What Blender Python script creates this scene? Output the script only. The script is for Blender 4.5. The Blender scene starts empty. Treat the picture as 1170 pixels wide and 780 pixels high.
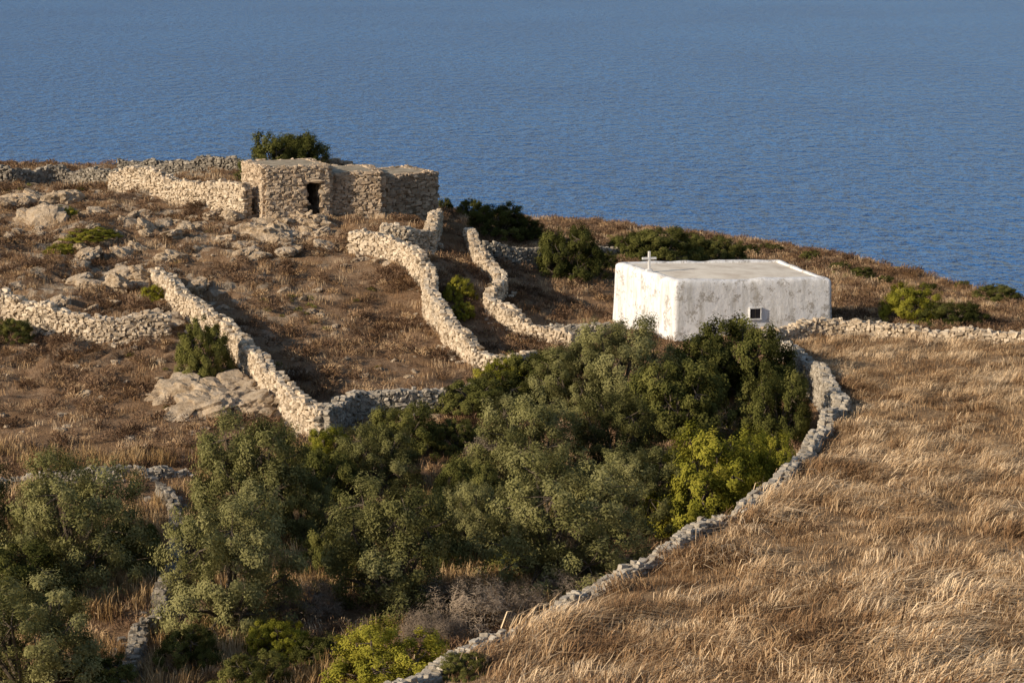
import bpy, math, random
import numpy as np
from mathutils import Vector
random.seed(7); rng=np.random.default_rng(7)
scene=bpy.context.scene
H=120.0            # camera height above the sea (m)
PITCH=math.radians(10.06); FPX=85/36*1170
cp,sp=math.cos(PITCH),math.sin(PITCH)

# ---------------------------------------------------------------- survey helpers (photo bearing -> metres)
def ray(u,v):
    a=(u-585)/FPX; b=(390-v)/FPX
    return np.array([a, cp+b*sp, -sp+b*cp])
def P(u,v,Y):
    d=ray(u,v); t=Y/d[1]
    return (d[0]*t, Y, d[2]*t)          # z relative to camera
# ---------------------------------------------------------------- noise
def _hash(i,j,s):
    n=(i*374761393+j*668265263+s*974634777)&0xffffffff
    n=((n^(n>>13))*1274126177)&0xffffffff
    return ((n^(n>>16))&0xffff)/65535.0
def vnoise(x,y,s=0):
    xi=np.floor(x).astype(np.int64); yi=np.floor(y).astype(np.int64)
    fx=x-xi; fy=y-yi; fx=fx*fx*(3-2*fx); fy=fy*fy*(3-2*fy)
    a=_hash(xi,yi,s);b=_hash(xi+1,yi,s);c=_hash(xi,yi+1,s);d=_hash(xi+1,yi+1,s)
    return (a*(1-fx)+b*fx)*(1-fy)+(c*(1-fx)+d*fx)*fy
def fbm(x,y,s=0,o=4):
    r=0;amp=.5
    for k in range(o):
        r=r+amp*vnoise(x*2**k+17.3*k,y*2**k-9.1*k,s+k); amp*=.5
    return r
# ---------------------------------------------------------------- thin plate spline terrain
class TPS:
    def __init__(s,pts,reg=0.02):
        p=np.array(pts,float); s.c=p[:,:2]/50; n=len(p)
        K=s.phi(s.c,s.c)+reg*1e-2*np.eye(n); Q=np.c_[np.ones(n),s.c]
        A=np.zeros((n+3,n+3));A[:n,:n]=K;A[:n,n:]=Q;A[n:,:n]=Q.T
        s.w=np.linalg.solve(A,np.r_[p[:,2],0,0,0])
    def phi(s,a,b):
        r2=((a[:,None,:]-b[None])**2).sum(-1)
        return r2*np.log(r2+1e-12)*.5
    def __call__(s,x,y):
        x=np.atleast_1d(np.asarray(x,float)); y=np.atleast_1d(np.asarray(y,float)); sh=np.broadcast(x,y).shape
        q=np.c_[np.broadcast_to(x,sh).ravel(),np.broadcast_to(y,sh).ravel()]/50
        out=np.empty(len(q))
        for i in range(0,len(q),20000):
            qq=q[i:i+20000]
            out[i:i+20000]=s.phi(qq,s.c)@s.w[:-3]+np.c_[np.ones(len(qq)),qq]@s.w[-3:]
        return out.reshape(sh)
near=[(0,0,-2.2),(30,0,-2),(-30,0,-4),(0,20,-11.5),(30,20,-10.5),(-30,20,-12),(0,36,-16),(25,36,-15),(70,0,-1),(-70,0,-8)]
F=[P(*q) for q in [(500,780,54.5),(800,780,52.5),(1170,780,50),(1170,600,66),(850,590,69.5),(700,667,63.5),(930,510,79.5),
 (960,470,85.5),(925,430,92),(895,400,98),(1170,400,97),(1170,500,79.5)]]+near+[(60,60,-15),(60,100,-17),(-40,60,-19),(-40,100,-19),(100,50,-13)]
field_s=TPS(F)
M=[P(*q) for q in [(0,780,60),(150,780,59.5),(300,780,59),(450,780,58.7),(0,680,68),(300,680,67.5),(550,700,66),(0,553,80),(200,535,81.5),
 (300,600,75.5),(500,600,76),(650,640,72.5),(800,560,79.5),(900,500,87),(600,500,87),(375,500,86.5),(530,460,91),(700,450,93),(860,430,96),
 (770,388,101.5),(860,385,101),(950,372,104),(1170,380,101.5),(605,415,98),(650,390,102),(0,450,92.5),(150,450,92.5),(250,470,89.5),(300,430,94),
 (430,440,94),(400,390,100),(400,340,106),(520,400,99.5),(400,300,111),(480,330,108),(0,400,98),(100,385,99.5),(0,340,104),(180,385,99),
 (200,310,108.5),(100,300,110),(0,260,117),(130,240,120),(300,275,116),(355,250,119.5),(420,258,118.5),(500,255,120),(560,330,110),(530,280,122),
 (510,240,130),(640,300,122),(640,350,110),(600,262,140),(690,262,145),(880,283,142),(1000,303,136),(1170,345,122),(1060,350,113),(720,300,125),
 (860,310,128),(1300,370,118)]]
M+=[(-11,132,-14.9),(-28,135,-14.85),(-22,138,-14.9),(-31,146,-15.4),(-60,100,-16),(-60,140,-15),(-60,60,-19),(60,120,-21),(60,100,-19)]
M+=[(a,b,c-1.5) for a,b,c in near]
main_s=TPS(M)
edgeX=np.array([-600,-60,-31,-24,-4.3,0.8,5.6,15.2,20.5,26,60,600.]);edgeY=np.array([150,150,148,148,141,147,148,144,137,123,112,112.])
def march(fn,u,v,y0=44,y1=165):
    d=ray(u,v); Y=np.linspace(y0,y1,700); t=Y/d[1]
    dz=d[2]*t-fn(d[0]*t,Y); i=np.argmax(dz<0)
    if dz[i]>=0: i=len(Y)-1
    if i>0:
        f=dz[i-1]/(dz[i-1]-dz[i]+1e-9); f=min(max(f,0),1); yy=Y[i-1]+(Y[i]-Y[i-1])*f
    else: yy=Y[i]
    return np.array([d[0]*yy/d[1],yy])
W5px=[(470,785),(530,755),(600,722),(660,690),(720,657),(790,618),(845,592),(872,570),(905,545),(930,515),(945,490),(965,470),(954,452),(937,430),(915,412),(893,400),(872,390)]
W5=[march(field_s,*q) for q in W5px]
W4=[march(field_s,*q) for q in [(872,390),(960,384),(1080,389),(1170,393),(1300,402)]]
W5=[np.array([-20,20.]),np.array([-8,44.])]+W5
poly=np.array(W5+W4[1:]+[np.array([90,97.]),np.array([90,-80.]),np.array([-30,-80.])])
def seg_dist(x,y,pl,closed=False):
    q=np.c_[x,y]; n=len(pl); D=np.full(len(q),1e9)
    for i in range(n if closed else n-1):
        a=pl[i];b=pl[(i+1)%n]; ab=b-a; t=np.clip(((q-a)@ab)/(ab@ab+1e-12),0,1)
        D=np.minimum(D,np.hypot(*(q-a-t[:,None]*ab).T))
    return D
def inside(x,y,pl):
    r=np.zeros(len(x),bool); n=len(pl)
    for i in range(n):
        x1,y1=pl[i];x2,y2=pl[(i+1)%n]
        c=((y1>y)!=(y2>y)); 
        with np.errstate(divide='ignore',invalid='ignore'):
            xx=(x2-x1)*(y-y1)/(y2-y1)+x1
        r^=c&(x<xx)
    return r
def fmask(x,y):
    d=seg_dist(x,y,poly,True); s=np.where(inside(x,y,poly),d,-d)
    return np.clip(s/.5+.5,0,1)
def terrain(x,y,micro=True):
    x=np.atleast_1d(np.asarray(x,float)); y=np.atleast_1d(np.asarray(y,float)); x,y=np.broadcast_arrays(x,y); sh=x.shape
    x=x.ravel();y=y.ravel()
    m=fmask(x,y)
    z=main_s(x,y)*(1-m)+field_s(x,y)*m
    if micro:
        rough=(1-m)*np.clip((y-84)/14,0.25,1)*np.clip((8-x)/12,.3,1)
        z=z+rough*(fbm(x/3.5,y/3.5,3)-.47)*1.2+ m*((fbm(x/1.3,y/1.3,9,3)-.44)*.45+(fbm(x/6,y/6,19,2)-.37)*.5*np.clip((95-y)/15,0,1))
        z=z+(1-m)*(fbm(x/.7,y/.7,5,2)-.37)*.16
        # natural ledges: rock steps running along the slope
        tt=fbm(x/5+40,y/2.6+7,61,3)*9; st=tt-np.floor(tt); led=np.clip((st-.8)/.2,0,1)
        z=z+rough*np.clip((-5-x)/6,0,1)*(st*.38-led*.38)
    d=y-np.interp(x,edgeX,edgeY); d=np.maximum(d,0)
    z=z-np.where(d<20,.02*d*d,8+.8*(d-20))
    z=np.maximum(z,-H-15)
    return z.reshape(sh)
def G(u,v): return march(lambda a,b:terrain(a,b),u,v)
def hz(x,y): return float(terrain(x,y)[0])+H

# ---------------------------------------------------------------- material helpers
def mat(name,diffuse=False):
    m=bpy.data.materials.new(name); m.use_nodes=True; nt=m.node_tree; nt.nodes.clear()
    o=nt.nodes.new('ShaderNodeOutputMaterial')
    if diffuse:
        b=nt.nodes.new('ShaderNodeBsdfDiffuse'); nt.links.new(b.outputs[0],o.inputs[0]); return m,nt,b,o
    b=nt.nodes.new('ShaderNodeBsdfPrincipled')
    nt.links.new(b.outputs[0],o.inputs[0]); b.inputs['Roughness'].default_value=.9
    b.inputs['Specular IOR Level'].default_value=.2
    return m,nt,b,o
def N(nt,t,**k):
    n=nt.nodes.new(t)
    for a,b in k.items(): setattr(n,a,b)
    return n
def noise(nt,scale,detail=5,rough=.6,co=None):
    n=N(nt,'ShaderNodeTexNoise'); n.inputs['Scale'].default_value=scale; n.inputs['Detail'].default_value=detail; n.inputs['Roughness'].default_value=rough
    if co is None:
        g=N(nt,'ShaderNodeNewGeometry'); co=g.outputs['Position']
    nt.links.new(co,n.inputs['Vector']); return n.outputs['Fac']
def ramp(nt,fac,stops):
    r=N(nt,'ShaderNodeValToRGB'); e=r.color_ramp.elements
    while len(e)<len(stops): e.new(.5)
    for i,(p,c) in enumerate(stops): e[i].position=p; e[i].color=(*c,1)
    nt.links.new(fac,r.inputs[0]); return r.outputs[0]
def mix(nt,fac,a,b,mode='MIX'):
    m=N(nt,'ShaderNodeMix',data_type='RGBA',blend_type=mode)
    for s,v in ((0,fac),(6,a),(7,b)):
        if hasattr(v,'links'): nt.links.new(v,m.inputs[s])
        else: m.inputs[s].default_value=v if s==0 else (*v,1)
    return m.outputs[2]
def math_(nt,op,a,b):
    m=N(nt,'ShaderNodeMath',operation=op)
    for i,v in enumerate((a,b)):
        if hasattr(v,'links'): nt.links.new(v,m.inputs[i])
        else: m.inputs[i].default_value=v
    return m.outputs[0]
def attr(nt,name):
    a=N(nt,'ShaderNodeAttribute'); a.attribute_name=name; return a.outputs['Fac']
def bump(nt,b,h,strength=.5,dist=.05):
    n=N(nt,'ShaderNodeBump'); n.inputs['Strength'].default_value=strength; n.inputs['Distance'].default_value=dist
    nt.links.new(h,n.inputs['Height']); nt.links.new(n.outputs[0],b.inputs['Normal'])
BW=[(0,0,0),(1,1,1)]
# ground
mg,nt,b,o=mat('ground_dry_soil',True)
n1=noise(nt,.45,5);n2=noise(nt,3.5,5,.7);n3=noise(nt,.9,6,.65)
hill=mix(nt,ramp(nt,n2,[(.35,BW[0]),(.65,BW[1])]),(.18,.11,.065),(.38,.26,.165))
hill=mix(nt,ramp(nt,n1,[(.42,BW[0]),(.6,BW[1])]),hill,(.29,.18,.10))
rk=math_(nt,'MULTIPLY',attr(nt,'rock'),ramp(nt,n3,[(.51,BW[0]),(.56,BW[1])]))
hill=mix(nt,rk,hill,mix(nt,ramp(nt,n2,[(.4,BW[0]),(.6,BW[1])]),(.38,.295,.20),(.60,.49,.365)))
fld=mix(nt,ramp(nt,n2,[(.3,BW[0]),(.7,BW[1])]),(.22,.14,.08),(.42,.29,.17))
c=mix(nt,attr(nt,'field'),hill,fld)
nt.links.new(c,b.inputs['Color']); bump(nt,b,noise(nt,8,5,.75),1,.15)
# stone
def stone_mat(name,lo,mid,hi):
    m,nt,b,o=mat(name,True)
    t=attr(nt,'tint'); n=noise(nt,5,4,.7)
    f=math_(nt,'ADD',math_(nt,'MULTIPLY',t,.7),math_(nt,'MULTIPLY',math_(nt,'SUBTRACT',n,.35),.7))
    c=ramp(nt,f,[(.05,lo),(.5,mid),(.95,hi)])
    pn=noise(nt,1.1,3); c=mix(nt,ramp(nt,pn,[(.52,(0,0,0)),(.72,(.5,.5,.5))]),c,(.26,.23,.19))
    nt.links.new(c,b.inputs['Color']); bump(nt,b,noise(nt,22,3,.7),.7,.03); return m
ms=stone_mat('limestone_drystone',(.22,.165,.11),(.56,.455,.33),(.74,.64,.50))
msd=stone_mat('weathered_grey_stone',(.15,.13,.105),(.37,.325,.26),(.58,.52,.43))
msh=stone_mat('house_brown_stone',(.19,.14,.09),(.46,.355,.25),(.62,.51,.38))
mr,nt,b,o=mat('rock',True)
nn=noise(nt,1.8,6,.7); c=ramp(nt,nn,[(.3,(.27,.19,.12)),(.48,(.50,.39,.27)),(.7,(.66,.55,.42))]); nt.links.new(c,b.inputs['Color']); bump(nt,b,noise(nt,6,5,.75),1,.15)

def leaf_mat(name,a,bc,cc,trans=.2,var=.5):
    m,nt,b,o=mat(name,True)
    t=attr(nt,'tint'); oi=N(nt,'ShaderNodeObjectInfo')
    f=math_(nt,'ADD',t,math_(nt,'MULTIPLY',math_(nt,'SUBTRACT',oi.outputs['Random'],.5),var))
    c=ramp(nt,f,[(.1,a),(.5,bc),(.95,cc)])
    nt.links.new(c,b.inputs['Color'])
    if trans:
        tr=N(nt,'ShaderNodeBsdfTranslucent'); nt.links.new(c,tr.inputs[0])
        mx=N(nt,'ShaderNodeMixShader'); mx.inputs[0].default_value=trans
        nt.links.new(b.outputs[0],mx.inputs[1]);nt.links.new(tr.outputs[0],mx.inputs[2]);nt.links.new(mx.outputs[0],o.inputs[0])
    return m
m_olive=leaf_mat('olive_leaves',(.075,.075,.026),(.17,.165,.058),(.31,.29,.125),.2,.7)
m_mast=leaf_mat('mastic_leaves',(.045,.05,.014),(.105,.108,.03),(.205,.195,.058))
m_yel=leaf_mat('yellow_green_leaves',(.12,.125,.018),(.26,.25,.035),(.42,.37,.06),.25,.3)
m_twig=leaf_mat('bare_twigs',(.14,.11,.08),(.26,.20,.145),(.38,.30,.22),0)
def grass_mat(name,a,bc,cc):
    m,nt,b,o=mat(name,True)
    oi=N(nt,'ShaderNodeObjectInfo'); n1=noise(nt,.35,3)
    f=math_(nt,'ADD',math_(nt,'ADD',attr(nt,'tint'),math_(nt,'MULTIPLY',math_(nt,'SUBTRACT',oi.outputs['Random'],.5),.75)),math_(nt,'MULTIPLY',math_(nt,'SUBTRACT',n1,.5),2.8))
    nt.links.new(ramp(nt,f,[(.1,a),(.5,bc),(.95,cc)]),b.inputs['Color']); return m
m_straw=grass_mat('dry_straw',(.25,.15,.08),(.49,.335,.19),(.76,.59,.39))
m_straw2=grass_mat('dry_brown_grass',(.19,.11,.055),(.37,.235,.125),(.57,.41,.245))
m_scrub=grass_mat('dry_scrub_twigs',(.085,.05,.03),(.17,.105,.064),(.30,.195,.12))
m_gold=grass_mat('golden_tall_grass',(.26,.16,.07),(.42,.28,.135),(.60,.43,.24))
m_green=grass_mat('low_green_plants',(.11,.10,.025),(.19,.18,.05),(.28,.26,.08))
mb,nt,b,o=mat('bark',True); nt.links.new(ramp(nt,noise(nt,12,4),[(.3,(.07,.055,.04)),(.7,(.18,.145,.11))]),b.inputs['Color'])

# ---------------------------------------------------------------- mesh helper
def mesh_from(name,V,T,tint=None,mats=(),midx=None,smooth=False):
    V=np.asarray(V,np.float32);T=np.asarray(T,np.int32); k=T.shape[1]
    me=bpy.data.meshes.new(name); me.vertices.add(len(V)); me.vertices.foreach_set('co',V.ravel())
    me.loops.add(T.size); me.loops.foreach_set('vertex_index',T.ravel())
    me.polygons.add(len(T)); me.polygons.foreach_set('loop_start',np.arange(0,T.size,k,dtype=np.int32))
    if tint is not None:
        a=me.attributes.new('tint','FLOAT','POINT'); a.data.foreach_set('value',np.asarray(tint,np.float32))
    for m in mats: me.materials.append(m)
    if midx is not None: me.polygons.foreach_set('material_index',np.asarray(midx,np.int32))
    me.polygons.foreach_set('use_smooth',np.full(len(T),smooth))
    me.update(calc_edges=True); me.validate(); return me
def add(name,me,parent=None,loc=None):
    ob=bpy.data.objects.new(name,me); scene.collection.objects.link(ob)
    if parent: ob.parent=parent
    if loc is not None: ob.location=loc
    return ob
def empty(name):
    e=bpy.data.objects.new(name,None); scene.collection.objects.link(e); e.empty_display_size=.5; return e

# ---------------------------------------------------------------- ground sheet
def axis(lo,a,b_,hi,st):
    mid=np.arange(a,b_,st); l=[];x=a;s=st
    while x>lo: s*=1.25;x-=s;l.append(x)
    r=[];x=mid[-1];s=st
    while x<hi: s*=1.25;x+=s;r.append(x)
    return np.r_[l[::-1],mid,r]
gx=axis(-900,-38,38,900,.22); gy=axis(-300,46,150,700,.2)
X,Y=np.meshgrid(gx,gy); Z=terrain(X,Y)+H
V=np.c_[X.ravel(),Y.ravel(),Z.ravel()]; nx=len(gx);ny=len(gy)
I=np.arange(nx*ny).reshape(ny,nx)
T=np.c_[I[:-1,:-1].ravel(),I[:-1,1:].ravel(),I[1:,1:].ravel(),I[1:,:-1].ravel()]
me=mesh_from('ground',V,T,mats=[mg],smooth=True)
a=me.attributes.new('field','FLOAT','POINT'); a.data.foreach_set('value',fmask(V[:,0],V[:,1]).astype(np.float32))
rk=np.clip((V[:,1]-92)/12,0,1)*np.clip((-6-V[:,0])/6,0,1)
tt=fbm(V[:,0]/5+40,V[:,1]/2.6+7,61,3)*9; st_=tt-np.floor(tt)
rk=rk*np.clip(.6+.9*(st_>.62),0,1)
a=me.attributes.new('rock','FLOAT','POINT'); a.data.foreach_set('value',np.clip(rk,0,1).astype(np.float32))
add('ground',me)

# ---------------------------------------------------------------- sea
mw,nt,b,o=mat('sea_water'); b.inputs['Roughness'].default_value=.25
b.inputs['Specular IOR Level'].default_value=.5; b.inputs['IOR'].default_value=1.33
g=N(nt,'ShaderNodeNewGeometry'); mp=N(nt,'ShaderNodeMapping'); nt.links.new(g.outputs['Position'],mp.inputs[0]); mp.inputs['Rotation'].default_value=(0,0,.2); mp.inputs['Scale'].default_value=(1,.7,1)
w1=noise(nt,.26,3,.6,mp.outputs[0]); w2=noise(nt,.07,4,.65,mp.outputs[0]); w3=noise(nt,.004,3,.5,mp.outputs[0])
h=math_(nt,'ADD',math_(nt,'MULTIPLY',w1,2.0),math_(nt,'MULTIPLY',w2,5.0))
bump(nt,b,h,1,1.9)
wc=ramp(nt,w3,[(.35,(.018,.10,.31)),(.65,(.025,.127,.36))])
wd_=ramp(nt,w1,[(.34,(.4,.47,.58)),(.5,(1,1,1)),(.68,(1.2,1.15,1.1))])  # shaded and lit wave facets painted into the water colour
nt.links.new(mix(nt,1.0,wc,wd_,'MULTIPLY'),b.inputs['Base Color'])
V=[(-30000,-2000,0),(30000,-2000,0),(30000,60000,0),(-30000,60000,0)]
add('sea',mesh_from('sea',V,[(0,1,2,3)],mats=[mw]))

# ---------------------------------------------------------------- stones
import bmesh
bm=bmesh.new(); bmesh.ops.create_cube(bm,size=2); bmesh.ops.bevel(bm,geom=bm.edges[:],offset=.25,segments=1,affect='EDGES'); bmesh.ops.triangulate(bm,faces=bm.faces[:])
SB=np.array([v.co[:] for v in bm.verts]); bm.verts.index_update(); ST=np.array([[v.index for v in f.verts] for f in bm.faces]); bm.free()
class Stones:
    def __init__(s): s.L=[]; s.V=[];s.T=[];s.t=[];s.n=0
    def stone(s,c,t,n,hl,hw,hh,tint): s.L.append((*c,t[0],t[1],n[0],n[1],hl,hw,hh,tint))
    def raw(s,V,T,tint):
        V=np.asarray(V,float);T=np.asarray(T); s.V.append(V);s.T.append(T+s.n);s.t.append(np.full(len(V),tint));s.n+=len(V)
    def box(s,p0,p1,w,z0a,z0b,z1a,z1b,tint=.1):
        d=np.array(p1)-np.array(p0); l=np.hypot(*d)+1e-9; nrm=np.array([-d[1],d[0]])/l*w/2
        V=[]
        for p,za,zb in ((p0,z0a,z1a),(p1,z0b,z1b)):
            for sg in (-1,1):
                for z in (za,zb): V.append((p[0]+sg*nrm[0],p[1]+sg*nrm[1],z))
        T=[(0,1,3),(0,3,2),(4,6,7),(4,7,5),(0,4,5),(0,5,1),(2,3,7),(2,7,6),(1,5,7),(1,7,3),(0,2,6),(0,6,4)]
        s.raw(V,T,tint)
    def build(s,name,m,parent=None,rj=1.0):
        if s.L:
            A=np.array(s.L); n=len(A); B=np.repeat(SB[None],n,0)
            cj=1+rng.uniform(-.25,.25,(n,len(SB),3)); B=B*cj
            B[:,:,0]+=B[:,:,2]*rng.uniform(-.25,.25,(n,1))
            B[:,:,2]+=B[:,:,0]*rng.uniform(-.25,.25,(n,1))
            B=B*A[:,None,7:10]
            r=rng.normal(0,.15*rj,n)[:,None]; x=B[:,:,0]*np.cos(r)-B[:,:,2]*np.sin(r); z=B[:,:,0]*np.sin(r)+B[:,:,2]*np.cos(r); y=B[:,:,1]
            r=rng.normal(0,.18*rj,n)[:,None]; x,y=x*np.cos(r)-y*np.sin(r),x*np.sin(r)+y*np.cos(r)
            W=np.stack([A[:,None,0]+x*A[:,None,3]+y*A[:,None,5],A[:,None,1]+x*A[:,None,4]+y*A[:,None,6],A[:,None,2]+z],-1)
            T=(ST[None]+(np.arange(n)*len(SB))[:,None,None]).reshape(-1,3)
            s.raw(W.reshape(-1,3),T,0); s.t[-1]=np.repeat(A[:,10],len(SB))
        me=mesh_from(name,np.vstack(s.V),np.vstack(s.T),np.concatenate(s.t),[m])
        return add(name,me,parent)
allwalls=[]
def resample(pts,ds=.5,smooth=True):
    pts=np.array(pts,float)
    if smooth and len(pts)>2:
        q=np.vstack([2*pts[0]-pts[1],pts,2*pts[-1]-pts[-2]]); o=[]
        for i in range(1,len(q)-2):
            for t in np.linspace(0,1,8,endpoint=False):
                a,b_,c_,d=q[i-1:i+3]; o.append(.5*((2*b_)+(-a+c_)*t+(2*a-5*b_+4*c_-d)*t*t+(-a+3*b_-3*c_+d)*t**3))
        o.append(pts[-1]); pts=np.array(o)
    d=np.r_[0,np.cumsum(np.hypot(*np.diff(pts,axis=0).T))]; n=max(2,int(d[-1]/ds)+1); s=np.linspace(0,d[-1],n)
    return np.c_[np.interp(s,d,pts[:,0]),np.interp(s,d,pts[:,1])],s
def drystone(name,pts,height,width=.5,m=None,base=None,top=None,parent=None,openings=(),smooth=True,seed=0,rag=.17,tb=.5,size=.68,reg=True,wob=.14):
    """two faces of individually placed stones, rubble core and cap stones"""
    m=m or ms; rnd=random.Random(seed+len(name)*13+int(abs(pts[0][0])*100))
    C,s=resample(pts,.4,smooth); L=s[-1]; n=len(C)
    if wob and smooth:
        C=C+np.c_[vnoise(s/1.7,s*0,seed+11)-.5,vnoise(s/1.7,s*0,seed+12)-.5]*2*wob
    if reg: allwalls.append(C)
    if np.isscalar(height): height=[height,height]
    hh=np.interp(s,np.linspace(0,L,len(height)),height)
    zb=base(C,s) if base else np.minimum(terrain(C[:,0],C[:,1]),terrain(C[:,0]+.3,C[:,1]-.3))+H-.12
    zt=top(C,s) if top else zb+.12+hh
    if not (top and base): 
        zt=zt+(vnoise(s/1.3,s*0,seed+3)-.5)*rag*2
    S=Stones()
    cut=sorted({0.0,L,*[min(max(v,0),L) for o_ in openings for v in o_[:2]],*s.tolist()})
    at=lambda arr,v: float(np.interp(v,s,arr))
    def pos(v): return np.array([np.interp(v,s,C[:,0]),np.interp(v,s,C[:,1])])
    for a_,b_ in zip(cut[:-1],cut[1:]):
        if b_-a_<1e-4: continue
        mid=(a_+b_)/2; z0a,z0b=at(zb,a_),at(zb,b_)
        for o_ in openings:
            if o_[0]<mid<o_[1]: z0a=z0b=o_[3]
        S.box(pos(a_),pos(b_),width*.64,z0a,z0b,max(at(zt,a_)-.12,z0a+.03),max(at(zt,b_)-.12,z0b+.03),.05)
    zmax=(zt-zb).max(); z=0.0
    while z<zmax:
        hc=rnd.uniform(.10,.2)*size
        for side in (-1,1):
            v=rnd.uniform(-.2,0)
            while v<L:
                l=rnd.uniform(.13,.42)*size
                if rnd.random()<.12: l*=1.6
                mid=min(max(v+l/2,0),L); zz=at(zb,mid)+z+hc/2+rnd.uniform(-.03,.03)
                if zz<at(zt,mid)-.03 and not any(o_[0]-.05<mid<o_[1]+.05 and o_[2]<zz<o_[3] for o_ in openings):
                    p=pos(mid); q=pos(min(mid+.1,L))-pos(max(mid-.1,0)); q/=np.hypot(*q)+1e-9; nn=np.array([-q[1],q[0]])
                    off=side*(width/2-.09+rnd.uniform(-.05,.045))
                    g=rnd.uniform(.9,1.4)
                    if rnd.random()<.06: g*=1.5
                    S.stone((p[0]+nn[0]*off,p[1]+nn[1]*off,zz),q,nn,l/2*.98,.13,hc/2*g,min(1,max(0,rnd.gauss(tb,.22))))
                v+=l
        z+=hc*.97
    v=0
    while v<L:   # caps
        l=rnd.uniform(.13,.45)*size; mid=min(v+l/2,L); p=pos(mid); q=pos(min(mid+.1,L))-pos(max(mid-.1,0)); q/=np.hypot(*q)+1e-9; nn=np.array([-q[1],q[0]])
        for k in ((-1,1) if width<.53 else (-1.15,0,1.15)):
            if rnd.random()<.88:
                S.stone((p[0]+nn[0]*k*width*.24,p[1]+nn[1]*k*width*.24,at(zt,mid)-.06+rnd.uniform(-.08,.1)*(1 if rag>.03 else .3)),q,nn,l/2*rnd.uniform(.8,1.25),width*.2*rnd.uniform(.8,1.3),rnd.uniform(.045,.1),min(1,max(0,rnd.gauss(tb+.1,.22))))
        v+=l
    if rag>.03 and base is None:   # tumbled stones at the foot
        for _ in range(int(L*2.5)):
            v=rnd.uniform(0,L); p=pos(v); q=pos(min(v+.1,L))-pos(max(v-.1,0)); q/=np.hypot(*q)+1e-9; nn=np.array([-q[1],q[0]]); k=rnd.choice((-1,1))*(width/2+rnd.uniform(.05,.5))
            x,y=p+nn*k; S.stone((x,y,at(zb,v)+.14),q,nn,rnd.uniform(.07,.16),rnd.uniform(.06,.13),rnd.uniform(.05,.1),rnd.gauss(tb,.2))
    return S.build(name,m,parent,.4 if rag<=.03 else 1)
g_=lambda L:[G(*q) for q in L]
drystone('drystone_wall',g_([(405,288),(440,296),(470,309),(489,332),(492,362),(511,389),(540,412),(575,423),(607,416)]),[1.05,1.15,1.3,1.25,.85,.5],.52,tb=.66)
drystone('drystone_wall',g_([(537,275),(546,298),(562,318),(571,336),(558,352),(577,370),(612,386),(655,397)]),[.7,.9,.9,.6],.46,tb=.55)
drystone('drystone_wall',g_([(437,279),(465,284),(490,288),(499,262)]),[1.1,1.1],.5,smooth=False,tb=.55)
drystone('drystone_wall',g_([(-60,372),(0,364),(60,378),(110,386),(150,386),(190,384)]),[.8,1.1,1.15,1.1,1.0],.55,tb=.6)
drystone('drystone_wall',g_([(178,318),(200,345),(218,366),(245,388),(270,408),(288,430),(312,460),(345,491),(371,505)]),[.7,1.0,1.15,1.2,1.25,1.35,1.25],.5,tb=.63)
drystone('drystone_wall',g_([(371,505),(392,485),(420,476),(460,472),(505,467),(550,456)]),[1.2,.95,.85,.85,.7],.5,m=msd,tb=.55)
drystone('field_wall',[W4[0]]+W4[1:],[.5,.62,.5,.55,.5],.55,m=ms,tb=.5,rag=.2)
def b5(C,s): return np.minimum(main_s(C[:,0]-.8,C[:,1]),field_s(C[:,0],C[:,1])-.3)+H-.2
def t5(C,s): return field_s(C[:,0],C[:,1])+H+np.interp(C[:,1],[50,70,90],[.22,.28,.38])+(vnoise(s/1.1,s*0,4)-.5)*.34
drystone('field_retaining_wall',W5[1:],1,.44,m=msd,base=b5,top=t5,tb=.66,wob=.22,rag=.15)
drystone('grove_wall',g_([(142,795),(160,750),(180,705),(195,650),(203,600),(186,562)]),[.25,.4,.45,.3],.36,m=msd,tb=.25,rag=.24,wob=.3)
drystone('low_grove_wall',g_([(-40,562),(40,557),(120,549),(215,540)]),[.3,.4,.3],.42,m=msd,tb=.6,rag=.2)
drystone('chapel_yard_wall',g_([(617,381),(660,384),(712,384)]),[.4,.5],.45,m=msd,tb=.5)
drystone('terrace_wall',g_([(553,298),(585,303),(614,306)]),[.9,.9],.45,m=msd,tb=.3)
drystone('terrace_wall',g_([(676,292),(716,293)]),[.4,.4],.45,m=msd,tb=.5)
drystone('plateau_wall',g_([(-90,206),(0,208),(60,210),(135,209)]),[.9,.95,.85],.5,m=msd,tb=.3)
drystone('enclosure_wall',g_([(129,221),(200,231),(282,248)]),[1.1,1.3,1.8],.5,m=ms,tb=.6,smooth=False)
drystone('enclosure_wall',[(-21.8,134.5),(-18,133.5),(-14.6,133)],[.8,.85],.5,m=msd,tb=.3)

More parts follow.
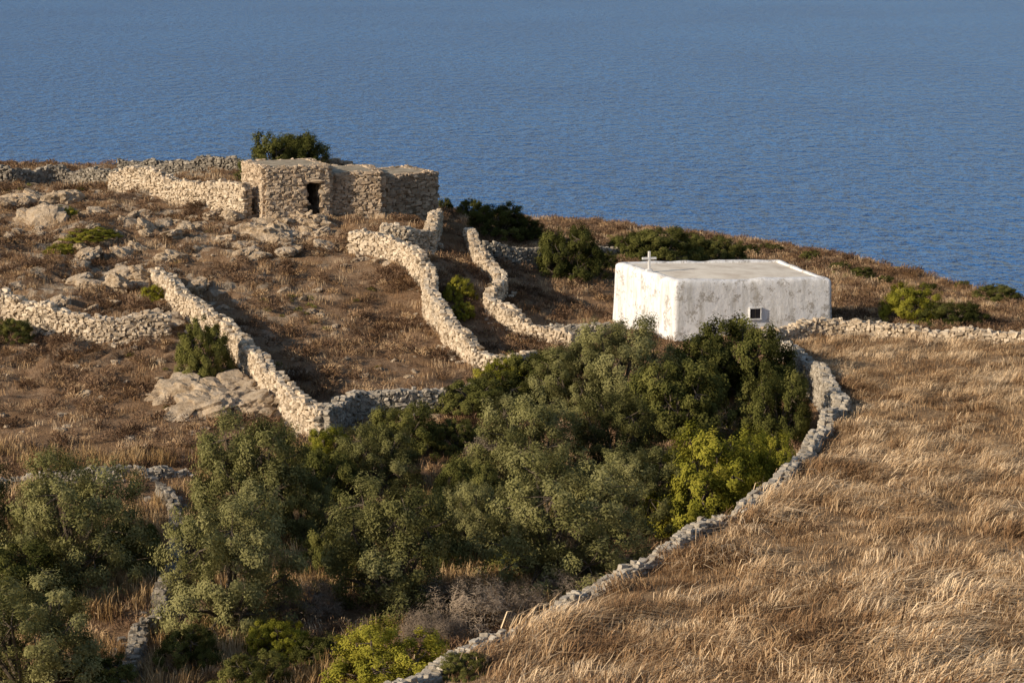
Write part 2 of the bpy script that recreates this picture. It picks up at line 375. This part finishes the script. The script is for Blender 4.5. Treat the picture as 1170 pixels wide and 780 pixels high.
# ---------------------------------------------------------------- stone farmhouse
fh=empty('stone_farmhouse')
A0=np.array(P(305,249,119)[:2]); zA=P(300,249,119)[2]+H-.3
mroof,nt,b,o=mat('earth_roof',True); nt.links.new(ramp(nt,noise(nt,2.2,6,.7),[(.35,(.26,.21,.15)),(.65,(.46,.40,.30))]),b.inputs['Color']); bump(nt,b,noise(nt,14,5),.6,.04)
def block(tag,c,ztop,zbase,op=(),m=msh,tb=.5):
    c=[np.array(q,float) for q in c]
    for i in range(4):
        a_,b_=c[i],c[(i+1)%4]; d=(b_-a_)/np.hypot(*(b_-a_))
        drystone(f'{tag}_wall_{i+1}',[a_+d*.02,b_-d*.02],1,.45,m=m,base=lambda C,s:np.full(len(C),zbase),top=lambda C,s:np.full(len(C),ztop)+(vnoise(s/1.5,s*0,i)-.5)*.1,parent=fh,
                 openings=op if i==0 else (),smooth=False,seed=i,tb=tb,rag=.02,size=.8,reg=False)
    ce=sum(c)/4; bm=bmesh.new()
    top=[bm.verts.new((*(ce+(q-ce)*1.02),ztop+.0+random.uniform(-.03,.03))) for q in c]; bot=[bm.verts.new((*(ce+(q-ce)*1.02),ztop-.08)) for q in c]
    bm.faces.new(top); bm.faces.new(bot[::-1])
    for i in range(4): bm.faces.new((bot[i],bot[(i+1)%4],top[(i+1)%4],top[i]))
    bmesh.ops.bevel(bm,geom=bm.edges[:],offset=.03,segments=2,affect='EDGES')
    bmesh.ops.recalc_face_normals(bm,faces=bm.faces[:])
    me=bpy.data.meshes.new(tag+'_roof'); bm.to_mesh(me); bm.free(); me.materials.append(mroof); add(tag+'_roof',me,fh)
zt=zA+.3+2.55
A1=A0+np.array([2.95,.7]); A2=A1+np.array([-1.2,3.0]); A3=A0+np.array([-1.3,2.9])
block('main_room',[A0,A1,A2,A3],zt,zA-.3,op=[(1.98,2.62,-1,zA+.3+1.72)],tb=.66)
B0=A1+np.array([.0,.55]); B1=B0+np.array([2.6,.15]); block('side_room',[B0,B1,B1+np.array([-.9,3.4]),B0+np.array([-.6,3.3])],zt-.42,zA-.5,tb=.52)
C0=B1+np.array([.15,.9]); C1=C0+np.array([2.45,1.4]); block('back_room',[C0,C1,C1+np.array([-1.6,2.6]),C0+np.array([-1.5,2.4])],zt-.65,zA-.8,m=msh,tb=.42)
dd=(A1-A0)/np.hypot(*(A1-A0)); nn=np.array([dd[1],-dd[0]])
S=Stones(); pc=A0+dd*2.3+nn*.13; S.stone((pc[0],pc[1],zA+.3+1.8),dd,np.array([-dd[1],dd[0]]),.55,.2,.085,.7); S.build('door_lintel',msh,fh)
drystone('courtyard_wall',[(-10.2,130.5),(-7,129.6),(-4.6,127.5)],[1.6,1.55,1.2],.5,m=msh,tb=.5,parent=fh)

# ---------------------------------------------------------------- chapel
ch=empty('white_chapel')
mwht,nt,b,o=mat('whitewash'); b.inputs['Roughness'].default_value=.85
n1=noise(nt,1.6,7,.7); n2=noise(nt,6,6,.7)
g=N(nt,'ShaderNodeNewGeometry'); mp=N(nt,'ShaderNodeMapping'); nt.links.new(g.outputs['Position'],mp.inputs[0]); mp.inputs['Scale'].default_value=(2.6,2.6,.4); n3=noise(nt,1.5,6,.7,mp.outputs[0])
c=mix(nt,ramp(nt,n2,[(.35,BW[0]),(.7,BW[1])]),(.72,.72,.72),(.83,.825,.82))
c=mix(nt,ramp(nt,n3,[(.46,(0,0,0)),(.64,(.75,.75,.75))]),c,(.48,.465,.43))
pm=N(nt,'ShaderNodeMath',operation='MULTIPLY'); nt.links.new(ramp(nt,n1,[(.52,BW[0]),(.56,BW[1])]),pm.inputs[0]); nt.links.new(ramp(nt,noise(nt,7,5,.8),[(.47,BW[0]),(.52,BW[1])]),pm.inputs[1])
c=mix(nt,math_(nt,'MULTIPLY',pm.outputs[0],.85),c,(.36,.33,.29))
nt.links.new(c,b.inputs['Base Color']); bump(nt,b,noise(nt,4,7,.65),.45,.06)
mrf,nt,b,o=mat('chapel_roof_lime'); nt.links.new(ramp(nt,noise(nt,.9,6,.7),[(.35,(.62,.53,.42)),(.6,(.84,.76,.63))]),b.inputs['Base Color']); bump(nt,b,noise(nt,6,5),.3,.02)
mdk,nt,b,o=mat('dark_wood_frame'); b.inputs['Base Color'].default_value=(.06,.05,.04,1)
mgl,nt,b,o=mat('window_glass'); b.inputs['Base Color'].default_value=(.02,.02,.025,1); b.inputs['Roughness'].default_value=.15
Np=P(770,388,101.3); zc=Np[2]+H; n0=np.array(Np[:2])
cor=[n0,n0+np.array([6.95,1.5]),n0+np.array([5.3,6.9]),n0+np.array([-2.45,5.2])]
tops=[2.55,2.42,2.48,2.64]
def bil(q,a_,b_): return (q[0]*(1-a_)+q[1]*a_)*(1-b_)+(q[3]*(1-a_)+q[2]*a_)*b_
def chapel_body():
    nA,nB,nZ=64,52,18
    per=[(i/nA,0) for i in range(nA)]+[(1,i/nB) for i in range(nB)]+[(1-i/nA,1) for i in range(nA)]+[(0,1-i/nB) for i in range(nB)]
    def insetc(d):
        o_=[]
        for i in range(4):
            p=cor[i]; e1=cor[(i+1)%4]-p; e0=cor[i-1]-p; e1=e1/np.hypot(*e1); e0=e0/np.hypot(*e0); sn=abs(e0[0]*e1[1]-e0[1]*e1[0]); o_.append(p+(e1+e0)*d/sn)
        return o_
    T4=[np.array(t) for t in tops]
    def shape(a_,b_,inset,zf,zabs=None):
        p=bil(insetc(inset),a_,b_); top=float(bil(T4,a_,b_)); cc=bil(cor,.5,.5)
        d=(cc-p); d/=np.hypot(*d)+1e-9
        e1=min(a_,1-a_)*7;e2=min(b_,1-b_)*5.4; r=.12
        if e1<r and e2<r: p=p+d*.04*(1-e1/r)*(1-e2/r)
        p=p+d*(float(vnoise(np.array(p[0]*1.1),np.array(p[1]*1.1+zf*1.7),5))-.5)*.08
        return (p[0],p[1],zc+ (zabs if zabs is not None else zf*top)+( (float(vnoise(np.array(p[0]*1.3),np.array(p[1]*1.3),8))-.5)*.09 if zf>.8 else 0))
    R=[[shape(a_,b_,0,-.0,-1.5) for a_,b_ in per]]
    for k in range(nZ): R.append([shape(a_,b_,.06*k/nZ,k/nZ*.91) for a_,b_ in per])
    for ins,zf in ((.07,.94),(.10,.965),(.16,.985),(.26,1.0),(.36,1.0),(.41,.99),(.44,.94)): R.append([shape(a_,b_,ins,zf) for a_,b_ in per])
    n=len(per); V=[v for r in R for v in r]; Fq=[]
    for k in range(len(R)-1):
        for i in range(n): Fq.append((k*n+i,k*n+(i+1)%n,(k+1)*n+(i+1)%n,(k+1)*n+i))
    return mesh_from('chapel_walls',V,Fq,mats=[mwht],smooth=True)
add('walls',chapel_body(),ch)
k=24;V=[];T=[]
cc=bil(cor,.5,.5)
for j in range(k+1):
    for i in range(k+1):
        p=bil(cor,.05+.90*i/k,.065+.87*j/k); t=bil([np.array(t) for t in tops],i/k,j/k)
        V.append((p[0],p[1],zc+t*.965+.04*math.sin(math.pi*i/k)*math.sin(math.pi*j/k)))
for j in range(k):
    for i in range(k): T.append((j*(k+1)+i,j*(k+1)+i+1,(j+1)*(k+1)+i+1,(j+1)*(k+1)+i))
add('roof',mesh_from('roof',V,T,mats=[mrf],smooth=True),ch)
def obox(name,c,t,hl,hw,hh,m,par,bev=.01):
    bm=bmesh.new(); bmesh.ops.create_cube(bm,size=2); t=np.array(t)/np.hypot(*t); n=np.array([-t[1],t[0]])
    for v in bm.verts:
        x,y,z=v.co; v.co=(c[0]+t[0]*x*hl+n[0]*y*hw,c[1]+t[1]*x*hl+n[1]*y*hw,c[2]+z*hh)
    if bev: bmesh.ops.bevel(bm,geom=bm.edges[:],offset=bev,segments=2,affect='EDGES')
    me=bpy.data.meshes.new(name); bm.to_mesh(me); bm.free(); me.materials.append(m); return add(name,me,par)
t=cor[1]-cor[0]; t=t/np.hypot(*t); fp=cor[0]*.5+cor[3]*.5+t*.3; zz=zc+2.58
mcx,nt,b,o=mat('white_marble'); b.inputs['Base Color'].default_value=(.78,.77,.74,1)
obox('cross_upright',(fp[0],fp[1],zz+.38),t,.05,.05,.46,mcx,ch)
obox('cross_arm',(fp[0],fp[1],zz+.53),t,.32,.045,.05,mcx,ch)
obox('cross_base',(fp[0],fp[1],zz-.03),t,.14,.12,.09,mwht,ch,.02)
s_w=(861-770)/180*np.hypot(*(cor[1]-cor[0])); w=cor[0]+t*s_w; nrm=np.array([t[1],-t[0]]); zw=zc+1.0
for nm,dx,dz,hl,hh in (('window_sill',0,-.24,.30,.03),('window_head',0,.24,.28,.025),('window_jamb_1',-.25,0,.022,.205),('window_jamb_2',.25,0,.022,.205),('window_bar',0,0,.015,.205)):
    c_=w+t*dx; obox(nm,(c_[0],c_[1],zw+dz),t,hl,.06 if nm!='window_bar' else .045,hh,mdk if nm=='window_bar' else mwht,ch,.005)
obox('window_pane',(w[0],w[1],zw),t,.222,.038,.208,mgl,ch,0)

# ---------------------------------------------------------------- vegetation
def rdir(n):
    v=rng.normal(size=(n,3)); return v/np.linalg.norm(v,axis=1)[:,None]
def tube(path,r0,r1,seg=7):
    path=np.array(path,float); n=len(path); V=[];T=[]
    for i,p in enumerate(path):
        d=path[min(i+1,n-1)]-path[max(i-1,0)]; d/=np.linalg.norm(d); a_=np.cross(d,[.3,.9,.1]); a_/=np.linalg.norm(a_); b_=np.cross(d,a_); r=r0+(r1-r0)*i/(n-1)
        for k in range(seg):
            th=2*math.pi*k/seg; V.append(p+(a_*math.cos(th)+b_*math.sin(th))*r)
    for i in range(n-1):
        for k in range(seg): T.append((i*seg+k,i*seg+(k+1)%seg,(i+1)*seg+(k+1)%seg,(i+1)*seg+k))
    return np.array(V),np.array(T)
def make_tree(name,w,h,nl,ncl,per,L,Wd,lm,trunk=True,clr=(.26,.42),lobe=(.36,.55),zlow=.22,spiky=.8):
    """trunk and limbs -> lobes -> clumps of leaves"""
    Vs=[];Fs=[];ts=[];mi=[];n0=0
    lc=[];lr=[]
    for i in range(nl):
        az=i*2.4+rng.uniform(-.4,.4); zf=zlow+(1-zlow)*((i+.5)/nl)**.9+rng.uniform(-.05,.02)
        rr=w/2*rng.uniform(*lobe)*(1.05 if zf<.7 else .88)
        rad=(w/2-rr*.75)*math.sqrt(max(0,1-(max(zf-.35,0)/.72)**2))*rng.uniform(.7,1.08)
        lc.append((rad*math.cos(az),rad*math.sin(az),max(rr*.5,zf*h-rr*.85))); lr.append(rr)
    lc.append((0,0,h*.45)); lr.append(w/2*.55)
    lc=np.array(lc);lr=np.array(lr); nl=len(lc)
    C=[];CN=[];CT=[]
    for i in range(nl):
        d=rdir(ncl*2); p=lc[i]+d*lr[i]*np.array([1,1,.85])*rng.uniform(.75,1.0,(len(d),1))
        keep=p[:,2]>.12
        for j in range(nl):
            if j!=i: keep&=(np.linalg.norm((p-lc[j]),axis=1)>lr[j]*.66)
        p=p[keep][:ncl];d=d[keep][:ncl]; C.append(p);CN.append(d);CT.append(np.full(len(p),rng.normal(.5,.11)))
    c=np.vstack(C);d=np.vstack(CN);ct=np.concatenate(CT)+rng.normal(0,.07,len(c)); ncl=len(c)
    cr=rng.uniform(*clr,ncl)
    for i in range(nl):
        e=lc[i]; st=np.array([rng.uniform(-.12,.12),rng.uniform(-.12,.12),-.3])
        m1=st*.5+np.array([e[0]*.2,e[1]*.2,h*.16]); m2=(m1+e)/2+rng.normal(0,.08,3)
        V_,F_=tube([st,m1,m2,e],.10 if trunk else .05,.025); Vs.append(V_);Fs.append(F_+n0);n0+=len(V_);ts.append(np.full(len(V_),.5));mi.append(np.ones(len(F_)))
    for j in range(0,ncl,3):
        e=c[j]; k=int(np.argmin(np.linalg.norm(lc-e,axis=1))); V_,F_=tube([lc[k],(lc[k]+e)/2+rng.normal(0,.05,3),e],.022,.008,4); Vs.append(V_);Fs.append(F_+n0);n0+=len(V_);ts.append(np.full(len(V_),.5));mi.append(np.ones(len(F_)))
    ci=np.repeat(np.arange(ncl),per); n=len(ci)
    u=rdir(n); rr=rng.uniform(0,1,n)**.5
    ax=d*.8+np.array([0,0,.6])+rng.normal(0,.2,d.shape); ax/=np.linalg.norm(ax,axis=1)[:,None]; ax=ax[ci]
    off=u*rr[:,None]*.9; off=off+ax*(off*ax).sum(1)[:,None]*rng.uniform(0,spiky*1.4,n)[:,None]
    p=c[ci]+off*cr[ci][:,None]
    nr=u*.5+d[ci]*1.0+rdir(n)*.5+np.array([0,0,.25]); nr/=np.linalg.norm(nr,axis=1)[:,None]
    la=rdir(n)*.8+ax*.8; la-=nr*(la*nr).sum(1)[:,None]; la/=np.linalg.norm(la,axis=1)[:,None]+1e-9; lb=np.cross(nr,la)
    ln=L*rng.uniform(.6,1.3,n)[:,None]/2; wn=Wd*rng.uniform(.7,1.2,n)[:,None]/2
    ok=p[:,2]>0.02
    q=np.stack([p-la*ln,p+lb*wn,p+la*ln,p-lb*wn],1)[ok]; tt=np.clip(ct[ci]+rng.normal(0,.15,n),0,1)[ok]
    m_=len(q); Vs.append(q.reshape(-1,3)); Fs.append(np.arange(m_*4).reshape(-1,4)+n0); ts.append(np.repeat(tt,4)); mi.append(np.zeros(m_))
    return mesh_from(name,np.vstack(Vs),np.vstack(Fs),np.concatenate(ts),[lm,mb],np.concatenate(mi))
olives=[make_tree(f'olive_crown_{i}',4.4,3.9,18,15,150,.105,.04,m_olive,clr=(.22,.34),lobe=(.34,.48),spiky=.5) for i in range(4)]
masts=[make_tree(f'mastic_{i}',3.6,2.4,18,13,145,.09,.048,m_mast,trunk=False,clr=(.18,.28),lobe=(.34,.46),zlow=.12,spiky=.3) for i in range(4)]
yels=[make_tree(f'yellow_{i}',3.6,2.4,20,13,145,.085,.045,m_yel,trunk=False,clr=(.17,.27),lobe=(.34,.44),zlow=.12,spiky=.4) for i in range(2)]
twigs=[make_tree(f'twiggy_{i}',2.4,1.5,10,12,80,.16,.014,m_twig,trunk=False,clr=(.2,.32),zlow=.1,spiky=1.0) for i in range(2)]
dims={'o':(4.4,3.9),'m':(3.6,2.4),'y':(3.6,2.4),'t':(2.4,1.5)}
def plant(name,lst,u,v,w,h,xy=None):
    p=G(u,v) if xy is None else np.array(xy)
    me=random.choice(lst); bw,bh=dims[me.name[0]]
    ob=add(name,me,None,(p[0],p[1],hz(*p)-.05)); s=w/bw
    ob.scale=(s*random.uniform(.93,1.07),s*random.uniform(.93,1.07),h/bh*1.02); ob.rotation_euler=(0,0,random.uniform(0,6.28)); return ob
for q in [(85,668,5.0,4.1),(30,800,4.2,3.3),(290,618,4.5,4.3),(262,722,4.2,4.0),(450,696,4.5,4.0),(430,562,3.4,2.5),(640,675,5.4,4.3),(600,562,4.4,3.5),
          (705,468,4.8,3.7),(730,612,3.8,3.0),(-40,640,4,3.6),(700,540,3.8,3.0),(655,470,3.6,2.8),(540,640,3.0,2.6),(345,622,2.8,2.4)]:
    plant('olive_tree',olives,*q)
for q in [(458,518,3.3,1.9),(555,470,3.6,1.5),(848,452,4.6,3.3),(775,500,4.4,3.1),(885,500,3.0,2.7),(620,455,3.4,2.1),(800,455,3.6,2.7),(525,515,2.2,1.3),(370,572,2.8,1.9),(600,655,2.4,1.8),(20,700,3.6,2.2),(150,645,2.2,1.5),(385,650,2.4,1.5),(535,585,2.8,2.0),(215,760,2.0,1.1),(490,650,2.4,1.7),
          (110,790,2.2,1.1),(370,760,1.8,.9),(530,770,1.4,.6),(340,560,2.2,1.5)]:
    plant('mastic_bush',masts,*q)
for q in [(812,602,4.6,3.3),(868,572,3.0,2.4),(378,536,2.2,1.6),(445,797,3.6,1.9),(318,748,2.0,1.0),(578,452,2.8,1.6)]:
    plant('yellow_green_bush',yels,*q)
for q in [(530,715,3.0,1.4),(590,708,2.2,1.1),(495,735,2.0,1.0),(650,690,2.0,1.0),(350,700,2.2,1.1),(560,520,2.0,.9)]:
    plant('dry_twiggy_bush',twigs,*q)
for q in [(233,432,2.5,2.4),(570,270,3.8,1.9),(538,246,1.7,1.0),(600,272,2.4,1.2),(650,316,3.6,2.6),(755,300,4.6,2.0),(825,300,3.0,1.5),(1086,371,3.0,1.1),(1140,341,2.4,.8),(926,297,1.5,.6),(880,287,1.8,.5),
          (15,387,1.9,1.0),(508,243,1.2,.9),(1100,328,.9,.4),(290,795,2.2,1.2),(720,292,2.6,1.3),(790,296,3.0,1.5),(960,308,1.4,.5),(1012,322,1.2,.4),(855,290,1.6,.6),(690,306,1.8,.9),(985,316,1.6,.6),(1060,332,1.2,.45)]:
    plant('mastic_bush',masts,*q)
for q in [(1040,366,2.6,1.7),(525,342,1.6,1.1),(528,364,1.3,.8),(72,250,1.6,.6),(105,272,2.8,.5),(175,341,1.2,.7),(70,290,1.6,.5)]:
    plant('yellow_green_bush',yels,*q)
plant('mastic_bush',masts,0,0,3.6,3.0,xy=(-11.4,128.4)); plant('mastic_bush',masts,0,0,4.2,3.15,xy=(-12.4,128.0))

# ---- tufts
def tuft(name,n,hgt,spread,wid,lean,mt,curl=.6):
    base=rng.normal(0,spread/2,(n,2)); az=rng.uniform(0,2*math.pi,n); dirx=np.c_[np.cos(az),np.sin(az)]+np.array([lean,0])
    h_=hgt*rng.uniform(.5,1.15,n); o=rng.uniform(.2,1,n)*curl
    w=wid*rng.uniform(.6,1.2,n); pa=np.c_[-np.sin(az),np.cos(az)]
    p0=np.c_[base,np.full(n,-.04)]; p1=np.c_[base+dirx*(o*h_*.35)[:,None],h_*.6]; p2=np.c_[base+dirx*(o*h_*1.0)[:,None],np.maximum(h_*(1-.35*o),h_*.3)]
    s3=np.c_[pa*w[:,None]/2,np.zeros(n)]
    V=np.stack([p0-s3,p0+s3,p1+s3*.8,p1-s3*.8,p2],1).reshape(-1,3); k=np.arange(n)[:,None]*5
    T=np.vstack([k+[0,1,2],k+[0,2,3],k+[3,2,4]])
    return mesh_from(name,V,T,np.repeat(np.clip(rng.normal(.5,.17,n),0,1),5),[mt])
def scrub(name,n,r,h_,L,wid,mt):
    u=rdir(n); u[:,2]=np.abs(u[:,2]); p=u*np.array([r,r,h_])*rng.uniform(.5,1,n)[:,None]
    la=u+rdir(n)*.7; la/=np.linalg.norm(la,axis=1)[:,None]; lb=np.cross(la,rdir(n)); lb/=np.linalg.norm(lb,axis=1)[:,None]
    l=L*rng.uniform(.6,1.3,n)[:,None]/2
    q=np.stack([p-la*l,p+lb*wid/2,p+la*l,p-lb*wid/2],1)
    return mesh_from(name,q.reshape(-1,3),np.arange(n*4).reshape(-1,4),np.repeat(np.clip(rng.normal(.5,.2,n),0,1),4),[mt])
def rockmesh(name,seed):
    bm=bmesh.new(); bmesh.ops.create_icosphere(bm,subdivisions=4,radius=1)
    from mathutils import noise as mn
    for v in bm.verts:
        p=v.co.copy(); d=mn.fractal(p*1.1+Vector((seed*7,0,0)),1,2,4)*.35; c=mn.cell(p*2.2+Vector((seed*3,1,0)))*.16
        v.co=p*(1+d+c); v.co.z*=.62
        if v.co.z>.38: v.co.z=.38+(v.co.z-.38)*.3
    me=bpy.data.meshes.new(name); bm.to_mesh(me); bm.free(); me.materials.append(mr); return me
def scatter(name,srcs,xy,scl,tilt=.0,dz=0.0,flat=None):
    col=bpy.data.collections.new(name+'_source')
    for i,m_ in enumerate(srcs):
        o_=bpy.data.objects.new(m_.name,m_); col.objects.link(o_)
    n=len(xy); z=terrain(xy[:,0],xy[:,1])+H+dz
    me=bpy.data.meshes.new(name); me.vertices.add(n); me.vertices.foreach_set('co',np.c_[xy,z].astype(np.float32).ravel())
    a_=me.attributes.new('rot','FLOAT_VECTOR','POINT'); r=np.c_[rng.normal(0,tilt+1e-4,(n,2)),rng.uniform(0,6.283,n)] if flat is None else np.c_[rng.normal(0,tilt+1e-4,(n,2)),flat]
    a_.data.foreach_set('vector',r.astype(np.float32).ravel())
    a_=me.attributes.new('scl','FLOAT','POINT'); a_.data.foreach_set('value',np.asarray(scl,np.float32))
    ob=add(name,me); ng=bpy.data.node_groups.new(name,'GeometryNodeTree')
    ng.interface.new_socket('Geometry',in_out='INPUT',socket_type='NodeSocketGeometry'); ng.interface.new_socket('Geometry',in_out='OUTPUT',socket_type='NodeSocketGeometry')
    gi=ng.nodes.new('NodeGroupInput');go=ng.nodes.new('NodeGroupOutput'); ip=ng.nodes.new('GeometryNodeInstanceOnPoints'); ci=ng.nodes.new('GeometryNodeCollectionInfo')
    ci.inputs['Collection'].default_value=col; ci.inputs['Separate Children'].default_value=True; ci.inputs['Reset Children'].default_value=True
    ar=ng.nodes.new('GeometryNodeInputNamedAttribute'); ar.data_type='FLOAT_VECTOR'; ar.inputs['Name'].default_value='rot'
    as_=ng.nodes.new('GeometryNodeInputNamedAttribute'); as_.data_type='FLOAT'; as_.inputs['Name'].default_value='scl'
    ng.links.new(gi.outputs[0],ip.inputs['Points']); ng.links.new(ci.outputs[0],ip.inputs['Instance']); ip.inputs['Pick Instance'].default_value=True
    ng.links.new(ar.outputs['Attribute'],ip.inputs['Rotation']); ng.links.new(as_.outputs['Attribute'],ip.inputs['Scale']); ng.links.new(ip.outputs[0],go.inputs[0])
    md=ob.modifiers.new('scatter','NODES'); md.node_group=ng; return ob
def cand(n,y0=46,y1=152,mar=3.5):
    y=np.sqrt(rng.uniform(y0**2,y1**2,n)); x=rng.uniform(-1,1,n)*(.22*y+mar); return np.c_[x,y]
WP=[np.array(w_) for w_ in allwalls]
hse=np.array([A0+[-.3,-.1],A1+[.2,-.1],B1+[.2,-.2],C1+[.3,0],C1+[-1.6,2.9],A3+[-.2,.3]]); chp=np.array(cor)
def clean(p,wd=.36):
    D=np.full(len(p),1e9)
    for w_ in WP: D=np.minimum(D,seg_dist(p[:,0],p[:,1],w_))
    ed=np.interp(p[:,0],edgeX,edgeY)
    return p[(D>wd)&~inside(p[:,0],p[:,1],hse)&~inside(p[:,0],p[:,1],chp)&(p[:,1]<ed+8)]
# field straw : matted clumps that lie over in drifting directions
p=clean(cand(32000,46,104,3)); m_=fmask(p[:,0],p[:,1]); p=p[m_>.6]
dn=fbm(p[:,0]/.8,p[:,1]/.8,21,3)*.7+fbm(p[:,0]/3,p[:,1]/3,22,2)*.38; flow=(fbm(p[:,0]/2.5,p[:,1]/2.5,77,2)-.4)*6-.5
k_=rng.uniform(0,1,len(p))<np.clip((dn-.40)*5,.05,1)
st=[tuft(f'straw_{i}',54,.40,.36,.018,1.2,m_straw,1.4) for i in range(4)]+[tuft(f'strawb_{i}',36,.28,.36,.017,.6,m_straw2,1.1) for i in range(1)]
q=p[k_]; scatter('dry_grass_field',st,q,rng.uniform(.5,1.25,len(q))*(2.1*dn[k_])*np.interp(q[:,1],[50,75,100],[1.4,1.0,.7]),.15,flat=flow[k_]+rng.normal(0,.5,len(q)))
q=p[~k_]; q=q[rng.uniform(0,1,len(q))<.6]
lo=[tuft(f'short_{i}',26,.15,.36,.015,.3,m_straw2,.9) for i in range(3)]
scatter('short_brown_grass',lo,q,rng.uniform(.6,1.3,len(q)),.1)
q=clean(cand(2400,46,104,3)); q=q[(fmask(q[:,0],q[:,1])>.6)&(fbm(q[:,0]/4,q[:,1]/4,91,3)>.46)]
fsc=[scrub(f'fscrub_{i}',130,.32,.2,.12,.018,m_scrub) for i in range(2)]
scatter('field_scrub',fsc,q,rng.uniform(.4,1.1,len(q)),.1)
# hill scrub & grass
p=clean(cand(50000)); p=p[fmask(p[:,0],p[:,1])<.3]
d1=fbm(p[:,0]/1.8,p[:,1]/1.8,31,3); r_=rng.uniform(0,1,len(p))
sc=[scrub(f'scrub_{i}',115,.28,.26,.12,.02,m_scrub) for i in range(3)]+[scrub(f'scrubb_{i}',105,.26,.2,.12,.019,m_straw2) for i in range(1)]
k=r_<np.clip((d1-.39)*4,.06,.8); q=p[k]; scatter('dry_scrub',sc,q,rng.uniform(.45,1.7,len(q)),.1)
k=(r_>.65)&(rng.uniform(0,1,len(p))<np.clip((.60-d1)*2.8,.25,.95)); q=p[k]
hg=[tuft(f'hgrass_{i}',28,.24,.32,.016,.2,m_straw2,.8) for i in range(1)]+[tuft(f'hstraw_{i}',28,.26,.30,.015,.2,m_straw,.8) for i in range(1)]
scatter('dry_hill_grass',hg,q,rng.uniform(.5,1.4,len(q)),.1)
gp=[scrub(f'gplant_{i}',110,.2,.16,.08,.03,m_green) for i in range(2)]
k=rng.uniform(0,1,len(p))<np.clip((fbm(p[:,0]/3,p[:,1]/3,51,3)-.60)*1.2,0.002,.2); q=p[k]; scatter('low_green_plants',gp,q,rng.uniform(.5,1.3,len(q)),.1)
# tall golden grass in the grove
q=clean(cand(7000,50,84,1)); q=q[(fmask(q[:,0],q[:,1])<.3)&(q[:,0]<2)]; q=q[fbm(q[:,0]/2,q[:,1]/2,71,3)>.42]
tg=[tuft(f'tall_{i}',44,.55,.32,.018,.2,m_gold,.6) for i in range(3)]
scatter('tall_golden_grass',tg,q,rng.uniform(.5,1.3,len(q)),.1)
# rocks
rks=[rockmesh(f'rock_{i}',i) for i in range(6)]
R=[];sc_=[]
def cl(u,v,su,sv,n,s0,s1):
    for _ in range(n):
        q=G(random.gauss(u,su),random.gauss(v,sv)); R.append(q); sc_.append(random.uniform(s0,s1))
cl(240,452,24,14,30,.45,1.2); cl(330,268,30,8,34,.35,.95); cl(30,232,25,8,18,.4,1.1); cl(75,262,60,14,24,.15,.65); cl(140,305,35,14,26,.2,.75)
cl(200,350,20,18,14,.2,.55); cl(60,330,60,15,14,.1,.45); cl(290,285,40,8,20,.15,.55); cl(200,252,50,10,22,.15,.6); cl(215,480,40,15,10,.1,.3); cl(430,300,20,6,6,.1,.3); cl(510,480,30,8,8,.15,.4); cl(350,500,12,6,6,.2,.4); cl(90,330,50,10,10,.2,.6)
for _ in range(180): R.append(G(random.uniform(-20,560),random.uniform(225,520))); sc_.append(random.uniform(.06,.24))
scatter('limestone_rocks',rks,np.array(R),sc_,.25,dz=.0)

# ---------------------------------------------------------------- camera, sun, sky
cam=bpy.data.cameras.new('camera'); cam.lens=85; cam.sensor_width=36; cam.clip_end=100000; cam.clip_start=.5
co=bpy.data.objects.new('camera',cam); scene.collection.objects.link(co); co.location=(0,0,H); co.rotation_euler=(math.pi/2-PITCH,0,0); scene.camera=co
el=math.radians(22); sx,sy=-.89,-.45; l=math.hypot(sx,sy); sx/=l;sy/=l
Sd=Vector((sx*math.cos(el),sy*math.cos(el),math.sin(el)))
sl=bpy.data.lights.new('sun','SUN'); sl.energy=5.0; sl.angle=math.radians(.5); sl.color=(1,.84,.64)
so=bpy.data.objects.new('sun',sl); scene.collection.objects.link(so); so.rotation_euler=Sd.to_track_quat('Z','Y').to_euler(); so.location=(-40,-20,H+30)
wd=bpy.data.worlds.new('World'); scene.world=wd; wd.use_nodes=True; nt=wd.node_tree; bg=nt.nodes['Background']; bg.inputs[1].default_value=.12
sk=nt.nodes.new('ShaderNodeTexSky'); sk.sky_type='NISHITA'; sk.sun_disc=False; sk.sun_elevation=el; sk.sun_rotation=math.atan2(sx,sy); sk.altitude=100
nt.links.new(sk.outputs[0],bg.inputs[0])
scene.view_settings.view_transform='Standard'; scene.view_settings.look='None'; scene.view_settings.exposure=0
